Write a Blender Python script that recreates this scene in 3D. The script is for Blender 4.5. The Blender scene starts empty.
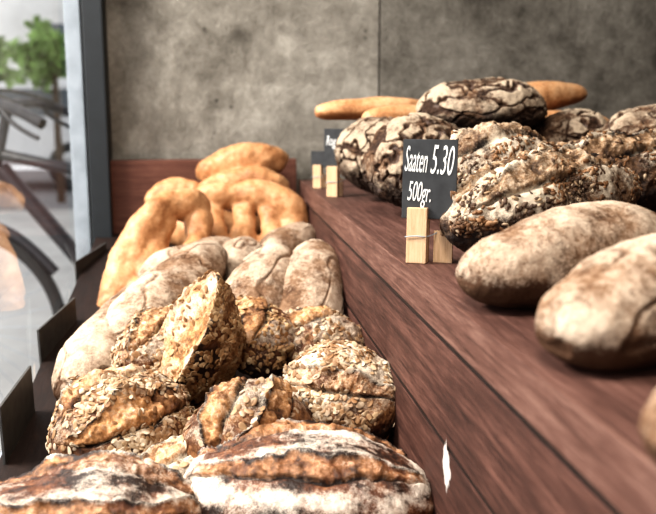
import bpy, math, random, bmesh
import numpy as np
from mathutils import Vector, Euler, Matrix
K=1.21
F=850
scene=bpy.context.scene
col=scene.collection
scene.view_settings.view_transform='Standard'
try: scene.view_settings.look='Medium High Contrast'
except Exception: pass
# ---------------------------------------------------------------- noise
rng=np.random.RandomState(7)
PERM=np.concatenate([rng.permutation(256)]*3)
RV=rng.rand(256)
def vnoise(p):
    i=np.floor(p).astype(int); f=p-i; f=f*f*(3-2*f); i&=255
    def h(a,b,c): return RV[PERM[PERM[PERM[(i[:,0]+a)&255]+((i[:,1]+b)&255)]+((i[:,2]+c)&255)]]
    x,y,z=f[:,0],f[:,1],f[:,2]
    a=h(0,0,0)*(1-x)+h(1,0,0)*x; b=h(0,1,0)*(1-x)+h(1,1,0)*x
    c=h(0,0,1)*(1-x)+h(1,0,1)*x; d=h(0,1,1)*(1-x)+h(1,1,1)*x
    return (a*(1-y)+b*y)*(1-z)+(c*(1-y)+d*y)*z
def fbm(p,s,o=3,off=0.0):
    v=0;a=1;t=0;q=p*s+off
    for k in range(o):
        v=v+a*vnoise(q);t+=a;a*=.5;q=q*2.03+11.3
    return v/t-.5
def sstep(a,b,x):
    t=np.clip((x-a)/(b-a),0,1);return t*t*(3-2*t)
# ---------------------------------------------------------------- materials
def newmat(name):
    m=bpy.data.materials.new(name);m.use_nodes=True;nt=m.node_tree
    return m,nt,nt.nodes['Principled BSDF']
def N(nt,t,**kw):
    n=nt.nodes.new(t)
    for k,v in kw.items():
        if k in n.inputs: n.inputs[k].default_value=v
        else: setattr(n,k,v)
    return n
def ramp(nt,inp,stops):
    n=nt.nodes.new('ShaderNodeValToRGB');e=n.color_ramp.elements
    while len(e)<len(stops): e.new(.5)
    for k,(p,c) in enumerate(stops):
        e[k].position=p;e[k].color=(*c,1) if len(c)==3 else c
    nt.links.new(inp,n.inputs[0]);return n
def mixc(nt,fac,a,b,bt='MIX'):
    n=nt.nodes.new('ShaderNodeMix');n.data_type='RGBA';n.blend_type=bt
    for s,v in ((0,fac),(6,a),(7,b)):
        if hasattr(v,'is_linked'): nt.links.new(v,n.inputs[s])
        else: n.inputs[s].default_value=v if s==0 else ((*v,1))
    return n.outputs[2]
def mth(nt,op,a,b=0.0,clamp=False):
    n=nt.nodes.new('ShaderNodeMath');n.operation=op;n.use_clamp=clamp
    for s,v in ((0,a),(1,b)):
        if hasattr(v,'is_linked'): nt.links.new(v,n.inputs[s])
        else:n.inputs[s].default_value=v
    return n.outputs[0]
def crust(name,dark,mid,light,bare,flour,fl_noise=1.1,rough=.62,spec=.3,bump=.5,fmax=.95):
    m,nt,b=newmat(name)
    tc=N(nt,'ShaderNodeTexCoord')
    n1=N(nt,'ShaderNodeTexNoise',Scale=26.0,Detail=6.0,Roughness=.65);nt.links.new(tc.outputs['Object'],n1.inputs['Vector'])
    n2=N(nt,'ShaderNodeTexNoise',Scale=210.0,Detail=5.0,Roughness=.75);nt.links.new(tc.outputs['Object'],n2.inputs['Vector'])
    n3=N(nt,'ShaderNodeTexNoise',Scale=900.0,Detail=2.0);nt.links.new(tc.outputs['Object'],n3.inputs['Vector'])
    n4=N(nt,'ShaderNodeTexNoise',Scale=70.0,Detail=4.0,Roughness=.7);nt.links.new(tc.outputs['Object'],n4.inputs['Vector'])
    ab=N(nt,'ShaderNodeAttribute',attribute_name='bake');af=N(nt,'ShaderNodeAttribute',attribute_name='flour');ar=N(nt,'ShaderNodeAttribute',attribute_name='bare')
    s=mth(nt,'ADD',n1.outputs[0],mth(nt,'MULTIPLY',mth(nt,'SUBTRACT',n2.outputs[0],.5),.5))
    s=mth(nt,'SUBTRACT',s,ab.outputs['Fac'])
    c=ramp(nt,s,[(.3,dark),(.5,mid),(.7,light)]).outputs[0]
    bc=ramp(nt,n4.outputs[0],[(.35,tuple(v*.35 for v in bare)),(.52,bare),(.68,tuple(min(1,v*1.3+.06) for v in bare))]).outputs[0]
    rf=mth(nt,'ADD',ar.outputs['Fac'],mth(nt,'MULTIPLY',mth(nt,'SUBTRACT',n4.outputs[0],.5),1.6))
    rf=ramp(nt,rf,[(.25,(0,0,0)),(.85,(1,1,1))]).outputs[0]
    c=mixc(nt,rf,c,bc)
    ff=mth(nt,'ADD',af.outputs['Fac'],mth(nt,'MULTIPLY',mth(nt,'SUBTRACT',n2.outputs[0],.5),fl_noise))
    ff=mth(nt,'ADD',ff,mth(nt,'MULTIPLY',mth(nt,'SUBTRACT',n3.outputs[0],.5),fl_noise*.7))
    ff=mth(nt,'ADD',ff,mth(nt,'MULTIPLY',mth(nt,'SUBTRACT',n4.outputs[0],.5),fl_noise))
    ff=ramp(nt,ff,[(.3,(0,0,0)),(.9,(fmax,)*3)]).outputs[0]
    c=mixc(nt,ff,c,flour)
    nt.links.new(c,b.inputs['Base Color'])
    r=mth(nt,'ADD',rough,mth(nt,'MULTIPLY',ff,.3),True);nt.links.new(r,b.inputs['Roughness'])
    b.inputs['Specular IOR Level'].default_value=spec
    bp=N(nt,'ShaderNodeBump',Strength=bump,Distance=.003)
    nt.links.new(mth(nt,'ADD',mth(nt,'ADD',n2.outputs[0],mth(nt,'MULTIPLY',n3.outputs[0],.3)),n4.outputs[0]),bp.inputs['Height']);nt.links.new(bp.outputs[0],b.inputs['Normal'])
    return m
def flakemat(name,stops,rough=.6):
    m,nt,b=newmat(name)
    a=N(nt,'ShaderNodeAttribute',attribute_name='rnd')
    tc=N(nt,'ShaderNodeTexCoord');n=N(nt,'ShaderNodeTexNoise',Scale=300.0,Detail=3.0);nt.links.new(tc.outputs['Object'],n.inputs['Vector'])
    n5=N(nt,'ShaderNodeTexNoise',Scale=35.0,Detail=3.0);nt.links.new(tc.outputs['Object'],n5.inputs['Vector'])
    c=ramp(nt,a.outputs['Fac'],stops).outputs[0]
    c=mixc(nt,mth(nt,'MULTIPLY',n.outputs[0],.5),c,(.20,.095,.04))
    toast=ramp(nt,n5.outputs[0],[(.44,(0,0,0)),(.62,(.75,.75,.75))]).outputs[0]
    c=mixc(nt,toast,c,(.21,.095,.035))
    nt.links.new(c,b.inputs['Base Color']);b.inputs['Roughness'].default_value=rough
    b.inputs['Specular IOR Level'].default_value=.3
    return m
M={}
M['batard']=crust('floury_batard_crust',(.020,.008,.004),(.13,.046,.020),(.30,.13,.053),(.36,.165,.066),(.72,.63,.53),spec=.4,rough=.5,bump=.6)
M['oat']=crust('oat_loaf_crust',(.020,.008,.004),(.12,.045,.017),(.31,.145,.055),(.46,.225,.085),(.66,.56,.44),bump=.7)
M['pale']=crust('pale_floured_crust',(.07,.034,.018),(.19,.108,.062),(.32,.21,.138),(.4,.25,.13),(.56,.445,.34),rough=.75,spec=.15,bump=.5,fl_noise=1.05,fmax=.9)
M['rye']=crust('cracked_rye_crust',(.025,.014,.009),(.085,.044,.024),(.17,.095,.052),(.045,.021,.011),(.47,.375,.275),rough=.7,spec=.2,bump=.7,fmax=.85,fl_noise=1.3)
M['seed']=crust('dark_seeded_crust',(.014,.007,.005),(.075,.037,.018),(.19,.10,.046),(.25,.135,.057),(.60,.50,.385),bump=.8)
M['gold']=crust('golden_soft_crust',(.26,.105,.040),(.47,.23,.100),(.62,.36,.19),(.6,.33,.14),(.74,.57,.41),rough=.5,spec=.35,bump=.15,fl_noise=.7)
FM={}
FM['oat']=flakemat('oat_flakes',[(0,(.22,.11,.045)),(.4,(.42,.26,.12)),(1,(.68,.51,.31))])
FM['oatw']=flakemat('floured_oat_flakes',[(0,(.27,.15,.07)),(.35,(.52,.38,.23)),(1,(.82,.71,.55))])
FM['seed']=flakemat('mixed_seeds',[(0,(.008,.007,.007)),(.72,(.03,.024,.022)),(.8,(.32,.22,.13)),(1,(.6,.5,.36))])
# ---------------------------------------------------------------- mesh helpers
def link(o,parent=None):
    col.objects.link(o)
    if parent: o.parent=parent
    return o
def ico(sub=1):
    bm=bmesh.new();bmesh.ops.create_icosphere(bm,subdivisions=sub,radius=1)
    v=np.array([x.co[:] for x in bm.verts]);f=[[x.index for x in g.verts] for g in bm.faces];bm.free();return v,np.array(f)
ICO=ico(2);ICO1=ico(1)
def add_attr(me,name,vals):
    a=me.attributes.new(name,'FLOAT','POINT');a.data.foreach_set('value',np.asarray(vals,dtype=np.float32))
def loaf(name,loc,dims,rot,style,seed=0,taper=1.0,bend=0.0,scores=None,flakes=0,fmat=None,flour=.5,fsize=(.0031,.0021,.00065),lump=1.0,point=0.0,nth=230,nph=290,cut=None,allf=False):
    L,W,H=[d/2 for d in dims]
    ph=np.linspace(.012,math.pi-.012,nph);th=np.linspace(0,2*math.pi,nth,endpoint=False)
    PH,TH=np.meshgrid(ph,th,indexing='ij')
    sx=-np.cos(PH);r=np.sin(PH)**taper
    if point: r=r*(1-point*(sx+1)/2)
    cy=np.cos(TH);cz=np.sin(TH)
    x=L*np.sign(sx)*np.abs(sx)**.95;y=W*r*cy;z=H*r*cz
    z=np.where(z<0,z*.82,z)
    p=np.stack([x.ravel(),y.ravel(),z.ravel()],1)
    nrm=p/np.array([L*L,W*W,H*H]);nrm/=np.linalg.norm(nrm,axis=1)[:,None]+1e-9
    E_=Euler([math.radians(v) for v in rot]).to_matrix()
    upv=np.array(E_)[2]
    up=nrm@upv
    t=np.arctan2(p[:,1]/W,p[:,2]/H);X=p[:,0]/L
    off=seed*17.31
    big=fbm(p,9,2,off);med=fbm(p,28,3,off+5);fin=fbm(p,95,3,off+9);vf=fbm(p,230,2,off+19)
    d=lump*(.024*big+.010*med);bake=np.zeros(len(p));fl=np.zeros(len(p));ba=np.zeros(len(p));mask=np.ones(len(p))
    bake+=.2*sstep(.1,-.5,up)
    mtot=np.zeros(len(p))
    if style in('batard','oat','seed','gold'):
        for (t0,k,w,h) in (scores or []):
            tc=t0+k*X+.25*fbm(p*[1,0,0]+0.01,30,3,off+3)+.3*med
            ww=w*np.clip(1-X*X,0,1)**.5*(1+.8*med)+.001
            u=(t-tc)/ww
            ends=sstep(1,.8,np.abs(X))
            m=sstep(1.05,.8,np.abs(u))*ends
            d+=h*m*(.35+1.0*fin+.5*med+.5*vf)-.006*np.exp(-((u+1.0)/.2)**2)*ends
            d+=h*1.1*np.exp(-((u-1.05)/.17)**2)*ends*(1+1.5*med)
            bake+=.4*np.exp(-((u-1.1)/.2)**2)*ends+.35*np.exp(-((u+1.0)/.2)**2)*ends
            mtot=np.maximum(mtot,m)
        ba=mtot*(.58+1.6*med)
        mask=1-.88*mtot
    if style=='batard':
        rib=.5+.5*np.sin(t*10+3*big+2*med)
        st=fbm(p*[.25,1,1],110,3,off+71)
        d+=.0016*rib*(1-mtot)+.0022*fin+.0012*vf
        fl=(flour+1.2*med+1.3*big+.40*(rib-.5)+1.1*st)*sstep(-.1,.6,up)*(1-.6*mtot)
        bake+=.12-.12*rib-.5*st
    elif style=='oat':
        d+=.005*fin+.004*med+.002*vf
        fl=(flour+1.2*med+1.0*big)*sstep(-.2,.6,up)*(1-.4*mtot)
    elif style=='pale':
        d=lump*(.016*big+.007*med)+.0014*fin+.0006*vf
        wr=sstep(.05,0,np.abs(fbm(p*[.45,1,1],30,2,off+2)))*sstep(-.05,.1,big+.05)
        d-=.0026*wr*lump
        fl=(flour+1.1*med+1.1*big-.35*wr)*sstep(-.6,.3,up)
        bake+=.2*sstep(.3,-.4,up)+.15*sstep(.75,1,np.abs(X))+.1*wr
    elif style=='rye':
        rs=np.random.RandomState(seed+3);q=nrm*1.0
        sd=rs.randn(60,3);sd/=np.linalg.norm(sd,axis=1)[:,None]
        qq=q+.8*np.stack([fbm(p,34,3,off+1),fbm(p,34,3,off+31),fbm(p,34,3,off+61)],1)
        D=np.sort(np.linalg.norm(qq[:,None,:]-sd[None],axis=2),axis=1)
        e=D[:,1]-D[:,0]
        wd=.065*(1+2.5*big+2.5*med)
        cr=sstep(np.maximum(wd,.012),.0,e)
        d+=-.0055*cr+.004*fin+.005*med+.001*vf
        fl=(flour+1.4*med+1.2*big)*(1-cr)*sstep(-.7,.25,up)*sstep(0,.11,e)
        ba=cr;bake+=.15*cr
    elif style=='seed':
        d+=.006*fin+.009*med+.002*vf
        fl=(flour+1.9*med+1.1*big)*sstep(-.2,.5,up)*(1-.5*mtot)
    elif style=='gold':
        d*=.5
        fl=(flour+med)*.6*sstep(.2,.8,up)
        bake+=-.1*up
    p=p+nrm*d[:,None]
    if cut is not None:
        n_=np.array(cut[0],float)@np.array(E_);n_/=np.linalg.norm(n_);dd=p@n_-cut[1]
        m=dd>0;p=p-np.outer(np.where(m,dd-.007*fin-.012*med,0),n_)
        ba=np.where(m,.85+.6*med,ba);fl=np.where(m,.48+1.6*med,fl);mask=np.where(m,.06,mask);bake=np.where(m,-.1,bake)
        edge=np.exp(-(dd/.004)**2);bake+=.3*edge*(~m)
    if bend: p[:,1]+=bend*(p[:,0]/L)**2
    idx=np.arange(nph*nth).reshape(nph,nth)
    a=idx[:-1];b=idx[1:];f=np.stack([a,np.roll(a,-1,1),np.roll(b,-1,1),b],-1).reshape(-1,4)
    faces=f.tolist()
    faces.append(idx[0][::-1].tolist());faces.append(idx[-1].tolist())
    verts=p;nb=len(p);rnd=np.zeros(nb)
    mats=[M[style]];mi=None
    if flakes:
        rs=np.random.RandomState(seed+99)
        g=p.reshape(nph,nth,3);du=np.gradient(g,axis=0);dv=np.roll(g,-1,1)-np.roll(g,1,1)
        nn=np.cross(du,dv).reshape(-1,3);area=np.linalg.norm(nn,axis=1);nn/=area[:,None]+1e-12
        if (nn*nrm).sum()<0: nn=-nn
        w=area*np.clip(mask,0,1)*(1 if allf else sstep(-.6,.0,up))*np.clip(.7+3.8*fbm(p,34,3,off+44),.03,2)
        ch=rs.choice(nb,flakes,p=w/w.sum())
        iv,ifc=ICO if fsize[0]>.0029 else ICO1;V=[];FF=[];R=[];o=nb
        for c in ch:
            n=Vector(nn[c])+Vector(rs.randn(3)*.26);n.normalize()
            tt=n.orthogonal();tt.rotate(Matrix.Rotation(rs.rand()*6.28,3,n));bb=n.cross(tt)
            s=.6+.75*rs.rand()
            q=iv*np.array(fsize)*s
            q[:,2]+=.25*fsize[2]*((iv[:,0])**2)*2
            mtx=np.array([tt,bb,n])
            V.append(q@mtx+p[c]+np.array(n)*fsize[2]*.2);FF.append(ifc+o);o+=len(iv);R.append(np.full(len(iv),rs.rand()))
        verts=np.concatenate([p]+V);ff=np.concatenate(FF).tolist();mi=len(faces);faces+=ff
        rnd=np.concatenate([rnd]+R);mats.append(FM[fmat])
        z0=np.zeros(len(verts)-nb);bake=np.concatenate([bake,z0]);fl=np.concatenate([fl,z0]);ba=np.concatenate([ba,z0])
    me=bpy.data.meshes.new(name);me.from_pydata(verts.tolist(),[],faces);me.update()
    me.polygons.foreach_set('use_smooth',[True]*len(faces))
    for m_ in mats: me.materials.append(m_)
    if mi is not None:
        arr=np.zeros(len(faces),dtype=np.int32);arr[mi:]=1;me.polygons.foreach_set('material_index',arr)
    add_attr(me,'bake',bake);add_attr(me,'flour',fl);add_attr(me,'bare',ba);add_attr(me,'rnd',rnd)
    ob=bpy.data.objects.new(name,me);link(ob)
    ob.location=(loc[0],loc[1]*K,loc[2]);ob.rotation_euler=[math.radians(v) for v in rot]
    return ob
def box(name,lo,hi,mat,bevel=.0,parent=None,loc=None,rot=None):
    bm=bmesh.new();bmesh.ops.create_cube(bm,size=1)
    c=[(a+b)/2 for a,b in zip(lo,hi)];s=[b-a for a,b in zip(lo,hi)]
    for v in bm.verts: v.co=Vector([v.co[i]*s[i]+c[i] for i in range(3)])
    if bevel: bmesh.ops.bevel(bm,geom=bm.edges[:],offset=bevel,segments=2,affect='EDGES',profile=.7)
    me=bpy.data.meshes.new(name);bm.to_mesh(me);bm.free();me.materials.append(mat)
    o=bpy.data.objects.new(name,me);link(o,parent)
    if loc:o.location=loc
    if rot:o.rotation_euler=[math.radians(v) for v in rot]
    return o
def empty(name,loc=(0,0,0),rot=(0,0,0)):
    o=bpy.data.objects.new(name,None);link(o);o.location=loc;o.rotation_euler=[math.radians(v) for v in rot];return o
# ---------------------------------------------------------------- surfaces
def wood(name,c1,c2,c3,rough=.58,axis='Y',scale=1.0,seed=0.0,spec=.25):
    m,nt,b=newmat(name);tc=N(nt,'ShaderNodeTexCoord');mp=N(nt,'ShaderNodeMapping');mp.inputs['Location'].default_value=(seed,seed*3,seed*2)
    sc={'Y':(60,3.4,60),'X':(3.4,60,60),'Z':(60,60,3.4)}[axis];mp.inputs['Scale'].default_value=[v*scale for v in sc]
    nt.links.new(tc.outputs['Object'],mp.inputs[0])
    n=N(nt,'ShaderNodeTexNoise',Scale=1.5,Detail=9.0,Roughness=.74,Distortion=.6);nt.links.new(mp.outputs[0],n.inputs['Vector'])
    n2=N(nt,'ShaderNodeTexNoise',Scale=6.0,Detail=6.0,Roughness=.8);nt.links.new(mp.outputs[0],n2.inputs['Vector'])
    n4=N(nt,'ShaderNodeTexNoise',Scale=6.0,Detail=6.0,Roughness=.6);nt.links.new(tc.outputs['Object'],n4.inputs['Vector'])
    s=mth(nt,'ADD',mth(nt,'MULTIPLY',n.outputs[0],.45),mth(nt,'ADD',mth(nt,'MULTIPLY',n2.outputs[0],.35),mth(nt,'MULTIPLY',n4.outputs[0],.20)))
    c=ramp(nt,s,[(.39,c1),(.5,c2),(.62,c3)]).outputs[0]
    nt.links.new(c,b.inputs['Base Color']);b.inputs['Specular IOR Level'].default_value=spec
    nt.links.new(mth(nt,'ADD',rough-.15,mth(nt,'MULTIPLY',n2.outputs[0],.4)),b.inputs['Roughness'])
    bp=N(nt,'ShaderNodeBump',Strength=.5,Distance=.002);nt.links.new(s,bp.inputs['Height']);nt.links.new(bp.outputs[0],b.inputs['Normal'])
    return m
WOOD=wood('red_stained_wood',(.018,.0075,.0055),(.060,.0245,.0175),(.145,.067,.049))
WOODT=wood('red_stained_wood_top',(.028,.012,.009),(.080,.036,.027),(.16,.082,.064),seed=2.7)
WOODX=wood('red_stained_wood_cross',(.05,.018,.012),(.11,.043,.029),(.17,.076,.053),axis='X')
DWOOD=wood('dark_bin_wood',(.005,.003,.002),(.014,.007,.005),(.028,.014,.010),seed=8.1)
EDGE=wood('worn_highlit_edge',(.035,.015,.010),(.105,.048,.035),(.22,.125,.095),seed=5.1)  # paler lip tone: edge wear plus an edge highlight put into the colour
PALEW=wood('pale_beech',(.46,.28,.15),(.64,.43,.26),(.72,.52,.34),rough=.55,axis='Z',scale=3)
def concrete(name,g):
    m,nt,b=newmat(name);tc=N(nt,'ShaderNodeTexCoord')
    n=N(nt,'ShaderNodeTexNoise',Scale=2.6,Detail=10.0,Roughness=.68,Distortion=.5);n2=N(nt,'ShaderNodeTexNoise',Scale=22.0,Detail=7.0,Roughness=.78)
    n3=N(nt,'ShaderNodeTexVoronoi',Scale=24.0);n6=N(nt,'ShaderNodeTexNoise',Scale=6.0,Detail=3.0)
    for q in(n,n2,n3,n6): nt.links.new(tc.outputs['Object'],q.inputs['Vector'])
    s=mth(nt,'ADD',mth(nt,'MULTIPLY',n.outputs[0],.6),mth(nt,'MULTIPLY',n2.outputs[0],.4))
    c=ramp(nt,s,[(.40,tuple(g*v for v in (.070,.062,.051))),(.48,tuple(g*v for v in(.15,.136,.115))),(.55,tuple(g*v for v in(.225,.207,.178))),(.64,tuple(g*v for v in(.36,.337,.295)))]).outputs[0]
    pit=ramp(nt,n3.outputs['Distance'],[(.05,(.1,.1,.1)),(.15,(1,1,1))]).outputs[0]
    pm=ramp(nt,n6.outputs[0],[(.5,(0,0,0)),(.62,(.7,.7,.7))]).outputs[0]
    c=mixc(nt,pm,c,pit,'MULTIPLY')
    nt.links.new(c,b.inputs['Base Color']);b.inputs['Roughness'].default_value=.85;b.inputs['Specular IOR Level'].default_value=.2
    bp=N(nt,'ShaderNodeBump',Strength=.9,Distance=.014);nt.links.new(s,bp.inputs['Height']);nt.links.new(bp.outputs[0],b.inputs['Normal'])
    return m
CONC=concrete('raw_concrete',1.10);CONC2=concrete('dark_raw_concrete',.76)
def plain(name,c,rough=.5,metal=0,noise=.15,scale=30):
    m,nt,b=newmat(name);tc=N(nt,'ShaderNodeTexCoord');n=N(nt,'ShaderNodeTexNoise',Scale=float(scale),Detail=4.0);nt.links.new(tc.outputs['Object'],n.inputs['Vector'])
    cc=ramp(nt,n.outputs[0],[(.3,tuple(v*(1-noise) for v in c)),(.7,tuple(min(1,v*(1+noise)) for v in c))]).outputs[0]
    nt.links.new(cc,b.inputs['Base Color']);b.inputs['Roughness'].default_value=rough;b.inputs['Metallic'].default_value=metal
    return m
SLATE=plain('black_slate',(.024,.025,.027),.55,noise=.4,scale=60)
CARD=plain('grey_slate_card',(.06,.057,.053),.6,noise=.3,scale=60)
CHALK=plain('chalk_white',(.85,.85,.83),.8)
CHIP=plain('old_white_paint',(.55,.50,.46),.7,noise=.3,scale=200)
DARKM=plain('dark_window_frame_paint',(.008,.011,.014),.6)
GREYM=plain('grey_blue_metal',(.40,.435,.47),.4,.3)
PLAST=plain('white_plaster',(.4,.38,.36),.8)
TILE=plain('floor_screed',(.2,.19,.18),.6)
YB=1.55*K
wb=empty('wall_back')
box('panel_left',(-.245,YB,0),(.372,YB+.2,2.7),CONC,parent=wb)
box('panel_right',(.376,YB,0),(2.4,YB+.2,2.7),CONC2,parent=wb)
box('joint',(.370,YB+.004,0),(.378,YB+.19,2.7),DWOOD,parent=wb)
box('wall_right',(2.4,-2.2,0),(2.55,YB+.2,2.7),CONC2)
box('light_block_wall',(-.25,-2.35,0),(2.55,-2.2,2.7),CONC2)  # unseen wall behind the camera, added to block flat frontal sky fill
box('ceiling',(-.3,-2.2,2.7),(2.55,YB+.2,2.8),PLAST)
box('floor',(-.3,-2.2,-.05),(2.55,YB,0),TILE)
box('wall_left',(-.3,-2.2,0),(-.25,YB-.04,.70),CONC)
win=empty('window_1')
box('post_dark',(-.245,1.80,.70),(-.205,YB-.001,2.7),DARKM,.003,win)
box('post_metal',(-.282,1.81,.70),(-.2505,1.86,2.7),GREYM,.004,win)
box('sill',(-.33,-2.2,.70),(-.247,1.78,.725),GREYM,.003,win)
m,nt,b=newmat('window_glass');nt.nodes.remove(b)
out=nt.nodes['Material Output'];mx=N(nt,'ShaderNodeMixShader');tr=N(nt,'ShaderNodeBsdfTransparent');gl=N(nt,'ShaderNodeBsdfGlossy');gl.inputs['Roughness'].default_value=.01
fr=N(nt,'ShaderNodeFresnel');fr.inputs[0].default_value=1.5
nt.links.new(fr.outputs[0],mx.inputs[0]);nt.links.new(tr.outputs[0],mx.inputs[1]);nt.links.new(gl.outputs[0],mx.inputs[2]);nt.links.new(mx.outputs[0],out.inputs[0])
me=bpy.data.meshes.new('glass_pane');me.from_pydata([(-.2475,-2.2,.725),(-.2475,1.808,.725),(-.2475,1.808,2.7),(-.2475,-2.2,2.7)],[],[(0,1,2,3)]);me.materials.append(m)
link(bpy.data.objects.new('glass_pane',me),win)
# display counter
sh=empty('wooden_shelf')
E=.188
box('top_board',(E+.002,.05,1.068),(1.15,1.80,1.096),WOODT,.002,sh)
box('front_lip',(E-.001,.05,1.062),(E+.0018,1.80,1.0965),EDGE,.001,sh)
for i,(a_,b_) in enumerate(((.975,1.056),(.885,.970),(.70,.880))):
    box('plank_%d'%(i+1),(E,.05,a_),(E+.02,1.80,b_),WOOD,.0015,sh)
for i,(a_,b_) in enumerate(((1.0555,1.0625),(.9695,.9755),(.8795,.8855))):
    box('gap_shade_strip_%d'%(i+1),(E+.0012,.05,a_),(E+.01,1.80,b_),DWOOD,0,sh)  # dark strips filling the plank gaps, standing in for their shade
box('carcass',(E+.03,.06,0),(1.14,1.79,1.06),DWOOD,0,sh)
rs=np.random.RandomState(4);pts=[]
for k in range(24):
    an=k/24*6.283;rr=.7+.45*rs.rand();zz=.021*rr*math.sin(an);pts.append((E-.0003,.640+(.011-.2*abs(zz))*rr*math.cos(an)+.15*zz,.957+zz))
me=bpy.data.meshes.new('paint_chip');me.from_pydata(pts,[],[list(range(24))]);me.materials.append(CHIP);link(bpy.data.objects.new('paint_chip',me),sh)
bn=empty('bread_bin')
box('back_panel',(-.235,YB-.045,.6),(E-.002,YB-.02,1.138),WOODX,.003,bn)
box('left_board',(-.245,.05,.6),(-.239,YB-.05,.83),DWOOD,.001,bn)
base=box('base_board',(-.238,.05,-.02),(E-.002,YB-.05,0),DWOOD,0,bn)
for v in base.data.vertices: v.co.z+= .742+.132*v.co.y
box('carcass',(-.238,.06,0),(E-.002,YB-.05,.66),WOOD,0,bn)
# ---------------------------------------------------------------- breads in the bin
S1=[(.1,.25,.5,.006)]
S2=[(-.5,.2,.28,.006),(.45,.2,.28,.006)]
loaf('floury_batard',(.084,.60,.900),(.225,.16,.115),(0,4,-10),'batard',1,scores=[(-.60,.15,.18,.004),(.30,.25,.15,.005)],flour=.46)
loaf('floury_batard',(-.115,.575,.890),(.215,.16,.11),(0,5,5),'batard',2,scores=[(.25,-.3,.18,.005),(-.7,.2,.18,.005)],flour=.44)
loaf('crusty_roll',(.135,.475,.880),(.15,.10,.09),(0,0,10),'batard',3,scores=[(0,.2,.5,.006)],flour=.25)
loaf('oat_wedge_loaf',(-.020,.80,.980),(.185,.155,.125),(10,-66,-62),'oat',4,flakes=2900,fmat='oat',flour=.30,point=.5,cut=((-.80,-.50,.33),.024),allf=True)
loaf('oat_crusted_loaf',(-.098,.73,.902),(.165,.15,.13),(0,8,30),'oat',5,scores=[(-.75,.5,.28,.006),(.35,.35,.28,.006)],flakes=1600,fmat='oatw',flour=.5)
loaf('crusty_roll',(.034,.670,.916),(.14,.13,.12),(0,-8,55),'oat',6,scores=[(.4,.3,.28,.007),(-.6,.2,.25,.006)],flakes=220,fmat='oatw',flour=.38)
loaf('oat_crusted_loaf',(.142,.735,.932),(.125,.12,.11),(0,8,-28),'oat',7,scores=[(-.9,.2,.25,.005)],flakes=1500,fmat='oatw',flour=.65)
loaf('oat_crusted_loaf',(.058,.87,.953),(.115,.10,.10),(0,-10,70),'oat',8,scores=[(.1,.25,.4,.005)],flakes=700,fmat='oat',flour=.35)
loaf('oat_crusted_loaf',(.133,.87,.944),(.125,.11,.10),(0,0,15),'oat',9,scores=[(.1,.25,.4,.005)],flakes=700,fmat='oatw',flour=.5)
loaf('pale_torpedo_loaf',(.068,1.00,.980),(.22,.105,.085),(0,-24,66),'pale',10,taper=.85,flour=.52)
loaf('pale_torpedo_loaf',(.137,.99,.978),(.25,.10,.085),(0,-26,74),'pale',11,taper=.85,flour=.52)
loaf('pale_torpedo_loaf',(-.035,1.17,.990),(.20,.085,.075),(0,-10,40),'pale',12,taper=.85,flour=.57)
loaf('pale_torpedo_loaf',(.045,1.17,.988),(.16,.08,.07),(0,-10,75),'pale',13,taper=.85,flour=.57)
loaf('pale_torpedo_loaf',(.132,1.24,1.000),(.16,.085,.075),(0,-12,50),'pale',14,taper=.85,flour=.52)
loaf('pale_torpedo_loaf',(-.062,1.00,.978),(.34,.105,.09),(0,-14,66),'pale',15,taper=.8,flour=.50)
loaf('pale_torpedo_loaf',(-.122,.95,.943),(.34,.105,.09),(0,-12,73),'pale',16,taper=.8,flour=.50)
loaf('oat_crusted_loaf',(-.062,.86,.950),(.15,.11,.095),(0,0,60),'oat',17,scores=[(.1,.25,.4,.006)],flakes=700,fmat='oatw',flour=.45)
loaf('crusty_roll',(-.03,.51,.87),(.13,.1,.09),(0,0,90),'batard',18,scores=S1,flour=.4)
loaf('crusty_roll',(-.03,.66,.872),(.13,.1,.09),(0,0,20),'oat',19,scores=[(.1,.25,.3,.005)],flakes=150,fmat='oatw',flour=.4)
loaf('crusty_roll',(.11,.66,.870),(.13,.1,.08),(0,0,50),'batard',20,scores=[(.1,.25,.2,.004)],flour=.5)
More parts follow.
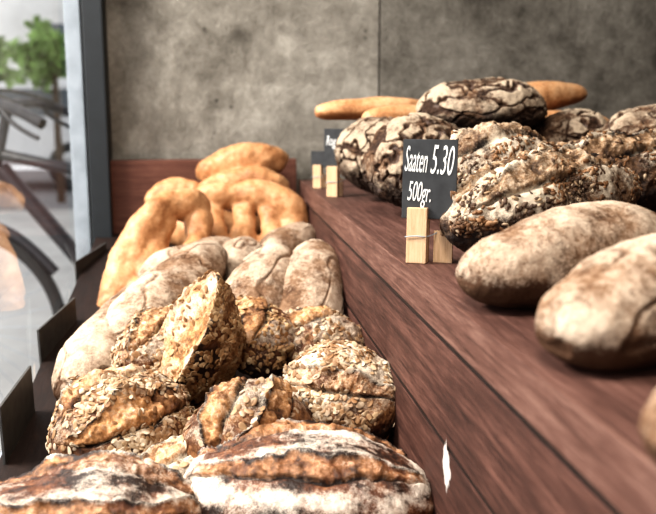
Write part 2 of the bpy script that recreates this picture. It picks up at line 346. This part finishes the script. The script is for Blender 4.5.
# ---------------------------------------------------------------- ladder breads
def ladder(name,tubes,seed):
    V=[];Fc=[];o=0
    for pts,r0 in tubes:
        P=[Vector((a,b*K,c)) for a,b,c in pts]
        Q=[P[0]*2-P[1]]+P+[P[-1]*2-P[-2]];S=[]
        for i in range(1,len(Q)-2):
            for k in range(10):
                t=k/10;p0,p1,p2,p3=Q[i-1:i+3]
                S.append(.5*((2*p1)+(p2-p0)*t+(2*p0-5*p1+4*p2-p3)*t*t+(-p0+3*p1-3*p2+p3)*t**3))
        S.append(P[-1]);n=len(S);seg=20
        for i,s in enumerate(S):
            tg=(S[min(i+1,n-1)]-S[max(i-1,0)]).normalized();a=tg.cross(Vector((0,1,.13))).normalized();b2=tg.cross(a)
            e=i/(n-1);rr=r0*(1-.9*abs(2*e-1)**7)*(1+.15*math.sin(e*9+seed))
            for k in range(seg):
                an=k/seg*2*math.pi;V.append(s+a*rr*math.cos(an)+b2*rr*.85*math.sin(an))
        for i in range(n-1):
            for k in range(seg): Fc.append([o+i*seg+k,o+i*seg+(k+1)%seg,o+(i+1)*seg+(k+1)%seg,o+(i+1)*seg+k])
        Fc.append([o+k for k in range(seg)][::-1]);Fc.append([o+(n-1)*seg+k for k in range(seg)]);o=len(V)
    me=bpy.data.meshes.new(name);me.from_pydata(V,[],Fc)
    ob=bpy.data.objects.new(name,me);link(ob)
    md=ob.modifiers.new('fuse','REMESH');md.mode='VOXEL';md.voxel_size=.0028;md.use_smooth_shade=True
    sm=ob.modifiers.new('smooth','SMOOTH');sm.iterations=12;sm.factor=.6
    tx=bpy.data.textures.new('crumb','CLOUDS');tx.noise_scale=.04
    dp=ob.modifiers.new('lumps','DISPLACE');dp.texture=tx;dp.strength=.012;dp.texture_coords='LOCAL'
    me.materials.append(M['gold']);return ob
ladder('golden_ladder_bread',[([(-.005,1.30,1.050),(-.040,1.27,1.075),(-.085,1.24,1.072),(-.125,1.22,1.02),(-.155,1.18,.94),(-.168,1.14,.89)],.031),
   ([(-.075,1.25,1.07),(-.096,1.22,1.01),(-.112,1.17,.945)],.025),
   ([(-.022,1.28,1.07),(-.024,1.23,1.01),(-.050,1.19,.955)],.027),
   ([(-.14,1.16,.945),(-.09,1.17,.945),(-.05,1.19,.95)],.026)],1)
ladder('golden_ladder_bread',[([(-.055,1.37,1.055),(.0,1.36,1.075),(.06,1.36,1.080),(.12,1.355,1.072),(.157,1.34,1.035),(.154,1.30,.975)],.031),
   ([(.002,1.36,1.07),(.006,1.32,1.01),(-.020,1.27,.95)],.024),
   ([(.062,1.36,1.07),(.062,1.32,1.01),(.035,1.27,.955)],.024),
   ([(.108,1.355,1.07),(.114,1.32,1.01),(.105,1.27,.955)],.022),
   ([(-.02,1.28,.955),(.04,1.27,.948),(.10,1.27,.955)],.022)],2)
ladder('golden_ladder_bread',[([(-.025,1.47,1.105),(.03,1.45,1.130),(.10,1.45,1.138),(.165,1.46,1.142)],.036),
   ([(-.025,1.44,1.080),(.04,1.41,1.100),(.12,1.41,1.095),(.157,1.42,1.080)],.027)],3)
ladder('golden_ladder_bread',[([(-.13,1.44,1.050),(-.07,1.45,1.075),(-.01,1.44,1.080)],.030),([(-.1,1.44,1.0),(0,1.43,1.0),(.12,1.43,1.0)],.04)],4)
# ---------------------------------------------------------------- breads on the shelf
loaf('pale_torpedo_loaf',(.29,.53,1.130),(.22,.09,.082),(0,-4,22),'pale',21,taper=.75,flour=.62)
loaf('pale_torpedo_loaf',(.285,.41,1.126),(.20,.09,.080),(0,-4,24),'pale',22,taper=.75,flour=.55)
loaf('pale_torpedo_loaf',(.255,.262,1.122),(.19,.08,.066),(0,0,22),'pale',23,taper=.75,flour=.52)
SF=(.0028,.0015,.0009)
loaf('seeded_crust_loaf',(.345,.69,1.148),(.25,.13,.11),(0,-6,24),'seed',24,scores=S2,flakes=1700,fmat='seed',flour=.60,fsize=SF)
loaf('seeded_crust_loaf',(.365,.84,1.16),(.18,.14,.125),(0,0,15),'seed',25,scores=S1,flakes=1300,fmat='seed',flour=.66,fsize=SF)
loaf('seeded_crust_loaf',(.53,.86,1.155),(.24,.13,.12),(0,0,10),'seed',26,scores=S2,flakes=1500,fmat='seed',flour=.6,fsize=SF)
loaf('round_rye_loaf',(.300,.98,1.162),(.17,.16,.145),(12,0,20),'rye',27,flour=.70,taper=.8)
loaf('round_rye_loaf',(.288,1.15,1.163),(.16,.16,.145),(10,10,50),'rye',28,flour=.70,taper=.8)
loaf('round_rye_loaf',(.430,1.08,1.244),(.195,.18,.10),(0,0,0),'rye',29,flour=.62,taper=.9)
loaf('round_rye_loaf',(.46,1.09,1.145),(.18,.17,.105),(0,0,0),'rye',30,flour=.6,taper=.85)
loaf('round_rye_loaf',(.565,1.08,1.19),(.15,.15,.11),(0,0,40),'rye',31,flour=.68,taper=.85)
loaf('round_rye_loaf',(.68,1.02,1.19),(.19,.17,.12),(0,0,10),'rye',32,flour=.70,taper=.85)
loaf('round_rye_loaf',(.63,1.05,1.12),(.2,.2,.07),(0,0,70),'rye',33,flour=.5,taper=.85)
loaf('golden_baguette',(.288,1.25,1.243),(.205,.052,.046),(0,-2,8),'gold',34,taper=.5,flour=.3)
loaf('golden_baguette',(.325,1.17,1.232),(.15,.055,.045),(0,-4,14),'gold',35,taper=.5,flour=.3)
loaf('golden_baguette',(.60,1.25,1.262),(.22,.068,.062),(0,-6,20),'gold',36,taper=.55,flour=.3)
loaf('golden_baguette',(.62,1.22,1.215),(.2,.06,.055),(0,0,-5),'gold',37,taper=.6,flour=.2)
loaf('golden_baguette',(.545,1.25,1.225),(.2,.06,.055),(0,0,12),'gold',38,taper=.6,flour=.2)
# ---------------------------------------------------------------- signs
def tube(name,pts,r,mat,parent):
    c=bpy.data.curves.new(name,'CURVE');c.dimensions='3D';c.bevel_depth=r;c.bevel_resolution=3;s=c.splines.new('NURBS' if len(pts)>2 else 'POLY');s.points.add(len(pts)-1)
    for q,p_ in zip(s.points,pts): q.co=(*p_,1)
    if len(pts)>2: s.use_endpoint_u=True;s.order_u=3
    c.materials.append(mat);o=bpy.data.objects.new(name,c);link(o,parent);return o
def text(s,size,loc,parent,shear=.15,sx=.7,roll=0):
    c=bpy.data.curves.new('chalk_text','FONT');c.body=s;c.size=size;c.shear=shear;c.extrude=.0002;c.offset=-.00005
    o=bpy.data.objects.new('chalk_text',c);link(o,parent);o.location=loc;o.rotation_euler=(math.radians(90),math.radians(roll),0);o.scale=(sx,1,1);c.materials.append(CHALK);return o
def sign(loc,rot,w,h,zb,lines=None,s=1.0):
    e=empty('chalkboard_price_sign',loc,rot)
    box('board',(-w/2,-.0015,zb),(w/2,.0015,zb+h),SLATE,.0006,e)
    x0=-.5*w+.007*s
    box('clip_front',(x0,-.010*s,0),(x0+.020*s,-.0018,.055*s),PALEW,.001,e)
    box('clip_back',(x0,.0018,0),(x0+.020*s,.010*s,.055*s),PALEW,.001,e)
    box('clip_front_b',(.5*w-.022*s,.004*s,0),(.5*w-.003,.010,.032*s),PALEW,.001,e)
    tube('spring',[(x0-.001,-.0115*s,.026*s),(x0+.009*s,-.012*s,.028*s),(x0+.022*s,-.010*s,.026*s),(x0+.028*s,.004*s,.030*s)],.0006,GREYM,e)
    for t,sz,x,z,sx in lines or []: text(t,sz,(x,-.0019,z),e,sx=sx,roll=4)
    return e
sign((.213,.672*K,1.096),(-3,0,-24),.054,.078,.044,[('Saaten',.036,-.0255,.091,.24),('5.30',.041,.000,.089,.32),('500gr.',.028,-.022,.062,.34)])
sign((.212,1.20*K,1.096),(0,0,-25),.034,.064,.052,[('Rog',.024,-.014,.088,.45)],.95)
sign((.206,1.33*K,1.096),(0,0,-25),.030,.03,.040,[],.8)
for yy,zz,ll,an in((.81,.850,.062,86),(1.045,.866,.078,80),(1.36,.892,.078,76)):
    e=empty('slate_name_card',(-.226,yy*K,zz),(0,-4,an))
    box('card',(-ll,-.0015,.0),(ll,.0015,.085),CARD,.0006,e)
    box('clip',(-.008,-.0045,-.03),(.008,.0045,.012),PALEW,.001,e)
# ---------------------------------------------------------------- outside street
G0=.2
PAV=plain('pavement',(.50,.49,.47),.8,scale=3);ASPH=plain('asphalt',(.24,.24,.245),.85,scale=8)
box('ground_pavement',(-14,YB+.2,-.06),(3,9,G0),PAV)
box('ground_pavement',(-14,-3,-.06),(-.33,YB+.2,G0),PAV)
box('ground_road',(-14,9,-.08),(6,16,G0-.08),ASPH)
FAC=plain('facade_render',(.84,.83,.81),.85,scale=2);WG=plain('dark_facade_glass',(.12,.14,.16),.15)
bd=empty('street_building')
box('facade',(-14,18.5,0),(6,19.5,12),FAC,0,bd)
for i in range(10):
    for j in range(3): box('window_pane',(-13+i*1.9,18.45,1.2+j*3.2),(-12+i*1.9,18.52,2.9+j*3.2),WG,0,bd)
LEAF=plain('leaves',(.22,.36,.09),.6,noise=.7,scale=5);BARK=plain('bark',(.09,.06,.04),.9)
def tree(x,y,h,r,seed,n=1300):
    rs=np.random.RandomState(seed);e=empty('street_tree',(x,y,G0-.1))
    bm=bmesh.new();bmesh.ops.create_cone(bm,segments=12,radius1=.05,radius2=.03,depth=h,cap_ends=True)
    for v in bm.verts:v.co.z+=h/2
    me=bpy.data.meshes.new('trunk');bm.to_mesh(me);bm.free();me.materials.append(BARK);link(bpy.data.objects.new('trunk',me),e)
    V=[];Fc=[]
    for k in range(n):
        d=rs.randn(3);d/=np.linalg.norm(d);c=np.array([0,0,h])+d*r*(.35+.65*rs.rand())*np.array([1,1,.8])*(.8+.3*math.sin(5*d[0]+4*d[2]))
        a=rs.randn(3);a/=np.linalg.norm(a);b=np.cross(a,rs.randn(3));b/=np.linalg.norm(b);s=.07+.05*rs.rand();o=len(V)
        V+=[c-a*s,c+b*s*.5,c+a*s,c-b*s*.5];Fc.append([o,o+1,o+2,o+3])
    me=bpy.data.meshes.new('foliage');me.from_pydata([list(v) for v in V],[],Fc);me.materials.append(LEAF);link(bpy.data.objects.new('foliage',me),e)
tree(-2.35,9.3,1.60,.50,1,700);tree(-1.75,10.4,1.75,.50,2,700);tree(-2.9,16.9,1.6,.8,3)
VANM=plain('white_car_paint',(.85,.85,.86),.25,noise=.03)
vn=empty('parked_van',(-3.2,12.6,G0-.08))
bm=bmesh.new()
prof=[(-2.1,.35),(-2.1,.9),(-1.9,1.0),(-1.2,1.05),(-.8,1.45),(1.5,1.5),(2.1,1.1),(2.1,.35)]
vs=[[bm.verts.new((x,yy,z)) for x,z in prof] for yy in(-.85,.85)]
bm.faces.new(vs[0]);bm.faces.new(vs[1][::-1])
for i in range(len(prof)): bm.faces.new([vs[0][i],vs[1][i],vs[1][(i+1)%8],vs[0][(i+1)%8]])
bmesh.ops.recalc_face_normals(bm,faces=bm.faces);bmesh.ops.bevel(bm,geom=bm.edges[:],offset=.08,segments=3,affect='EDGES')
me=bpy.data.meshes.new('body');bm.to_mesh(me);bm.free();me.materials.append(VANM);link(bpy.data.objects.new('body',me),vn)
box('side_window',(-.75,-.87,1.0),(1.5,-.84,1.35),WG,.01,vn)
RUB=plain('black_rubber',(.02,.02,.02),.7)
def torus(name,R_,r_,mat,parent,loc,rot,seg=64):
    bm=bmesh.new();rings=[]
    for i in range(seg):
        a=i/seg*2*math.pi;rings.append([bm.verts.new(((R_+r_*math.cos(b))*math.cos(a),(R_+r_*math.cos(b))*math.sin(a),r_*math.sin(b))) for b in [k/10*2*math.pi for k in range(10)]])
    for i in range(seg):
        for k in range(10): bm.faces.new([rings[i][k],rings[(i+1)%seg][k],rings[(i+1)%seg][(k+1)%10],rings[i][(k+1)%10]])
    me=bpy.data.meshes.new(name);bm.to_mesh(me);bm.free();me.materials.append(mat);o=bpy.data.objects.new(name,me);link(o,parent);o.location=loc;o.rotation_euler=rot;return o
for (x,y) in((-1.4,0),(1.4,0)):
    for sy in(-.8,.8): torus('tyre',.26,.08,RUB,vn,(x,sy,.34),(math.pi/2,0,0),32)
BIKE=plain('dark_bicycle_paint',(.025,.025,.03),.35)
bk=empty('bicycle',(-.29,2.75,G0+.0),(0,0,174))
for x in(-.52,.52):
    torus('tyre',.32,.022,RUB,bk,(x,0,.345),(math.pi/2,0,0))
    for k in range(14):
        a=k/14*math.pi;dx,dz=.31*math.cos(a),.31*math.sin(a);tube('spoke',[(x-dx,0,.345-dz),(x+dx,0,.345+dz)],.0015,GREYM,bk)
tube('mudguard',[(.52+.36*math.cos(a),0,.345+.36*math.sin(a)) for a in [math.radians(v) for v in range(10,170,20)]],.016,BIKE,bk)
tube('down_tube',[(-.08,0,.30),(.14,0,.58),(.36,0,.86)],.026,BIKE,bk);tube('top_tube',[(-.2,0,.78),(.35,0,.90)],.018,BIKE,bk)
tube('seat_tube',[(-.08,0,.30),(-.24,0,.92)],.016,BIKE,bk);tube('fork',[(.33,0,1.03),(.40,0,.75),(.52,0,.345)],.015,BIKE,bk)
tube('chain_stay',[(-.08,0,.30),(-.52,0,.345)],.01,BIKE,bk);tube('seat_stay',[(-.2,0,.78),(-.52,0,.345)],.01,BIKE,bk)
tube('handlebar',[(.14,.28,1.00),(.26,.22,1.06),(.35,.1,1.06),(.35,0,1.03),(.35,-.1,1.06),(.26,-.22,1.06),(.14,-.28,1.00)],.016,BIKE,bk)
for sy in(-1,1):
    tube('brake_cable',[(.24,.2*sy,1.06),(.42,.12*sy,1.14),(.48,.03*sy,.98),(.38,0,.84)],.006,RUB,bk)
    tube('brake_lever',[(.28,.2*sy,1.05),(.26,.22*sy,1.0),(.16,.26*sy,.96)],.007,BIKE,bk)
for hx in(.44,.52,.60,.68):
    tube('basket_wire',[(hx,-.14,.80),(hx,-.14,1.02),(hx,.14,1.02),(hx,.14,.80),(hx,-.14,.80)],.005,BIKE,bk)
for hz in(.80,.87,.95,1.02):
    tube('basket_rim',[(.42,-.14,hz),(.70,-.14,hz),(.70,.14,hz),(.42,.14,hz),(.42,-.14,hz)],.006,BIKE,bk)
sd=loaf('saddle',(0,0,0),(.26,.15,.06),(0,0,0),'gold',50,taper=.8,point=.6,nth=24,nph=24);sd.parent=bk;sd.location=(-.25,0,.95);sd.data.materials.clear();sd.data.materials.append(RUB)
# ---------------------------------------------------------------- light
w=bpy.data.worlds.new('overcast_sky');scene.world=w;w.use_nodes=True;nt=w.node_tree;bg=nt.nodes['Background']
bg.inputs[0].default_value=(.95,.97,1,1);bg.inputs[1].default_value=1.45
def area(name,loc,target,sx,sy,e,c):
    l=bpy.data.lights.new(name,'AREA');l.shape='RECTANGLE';l.size=sx;l.size_y=sy;l.energy=e;l.color=c
    o=bpy.data.objects.new(name,l);link(o);o.location=loc;o.rotation_euler=(Vector(target)-Vector(loc)).to_track_quat('-Z','Y').to_euler();return o
area('window_daylight',(-1.5,1.0,2.5),(.1,.9,1.0),.85,.6,118,(1,.96,.90))
area('camera_side_key',(-.1,.1,2.6),(.15,1.0,1.0),.4,.3,24,(1,.92,.82))  # added unseen area light, a key from the camera side
# ---------------------------------------------------------------- camera
cd=bpy.data.cameras.new('camera');co=bpy.data.objects.new('camera',cd);link(co);scene.camera=co
cd.sensor_width=36;cd.lens=F/656*36;cd.clip_start=.02
p_=math.atan(151/F);a_=math.atan(120/F*math.cos(p_))
co.location=(0,0,1.25);co.rotation_euler=(math.pi/2-p_,0,-a_)
cd.dof.use_dof=True;cd.dof.focus_distance=.88;cd.dof.aperture_fstop=6.8
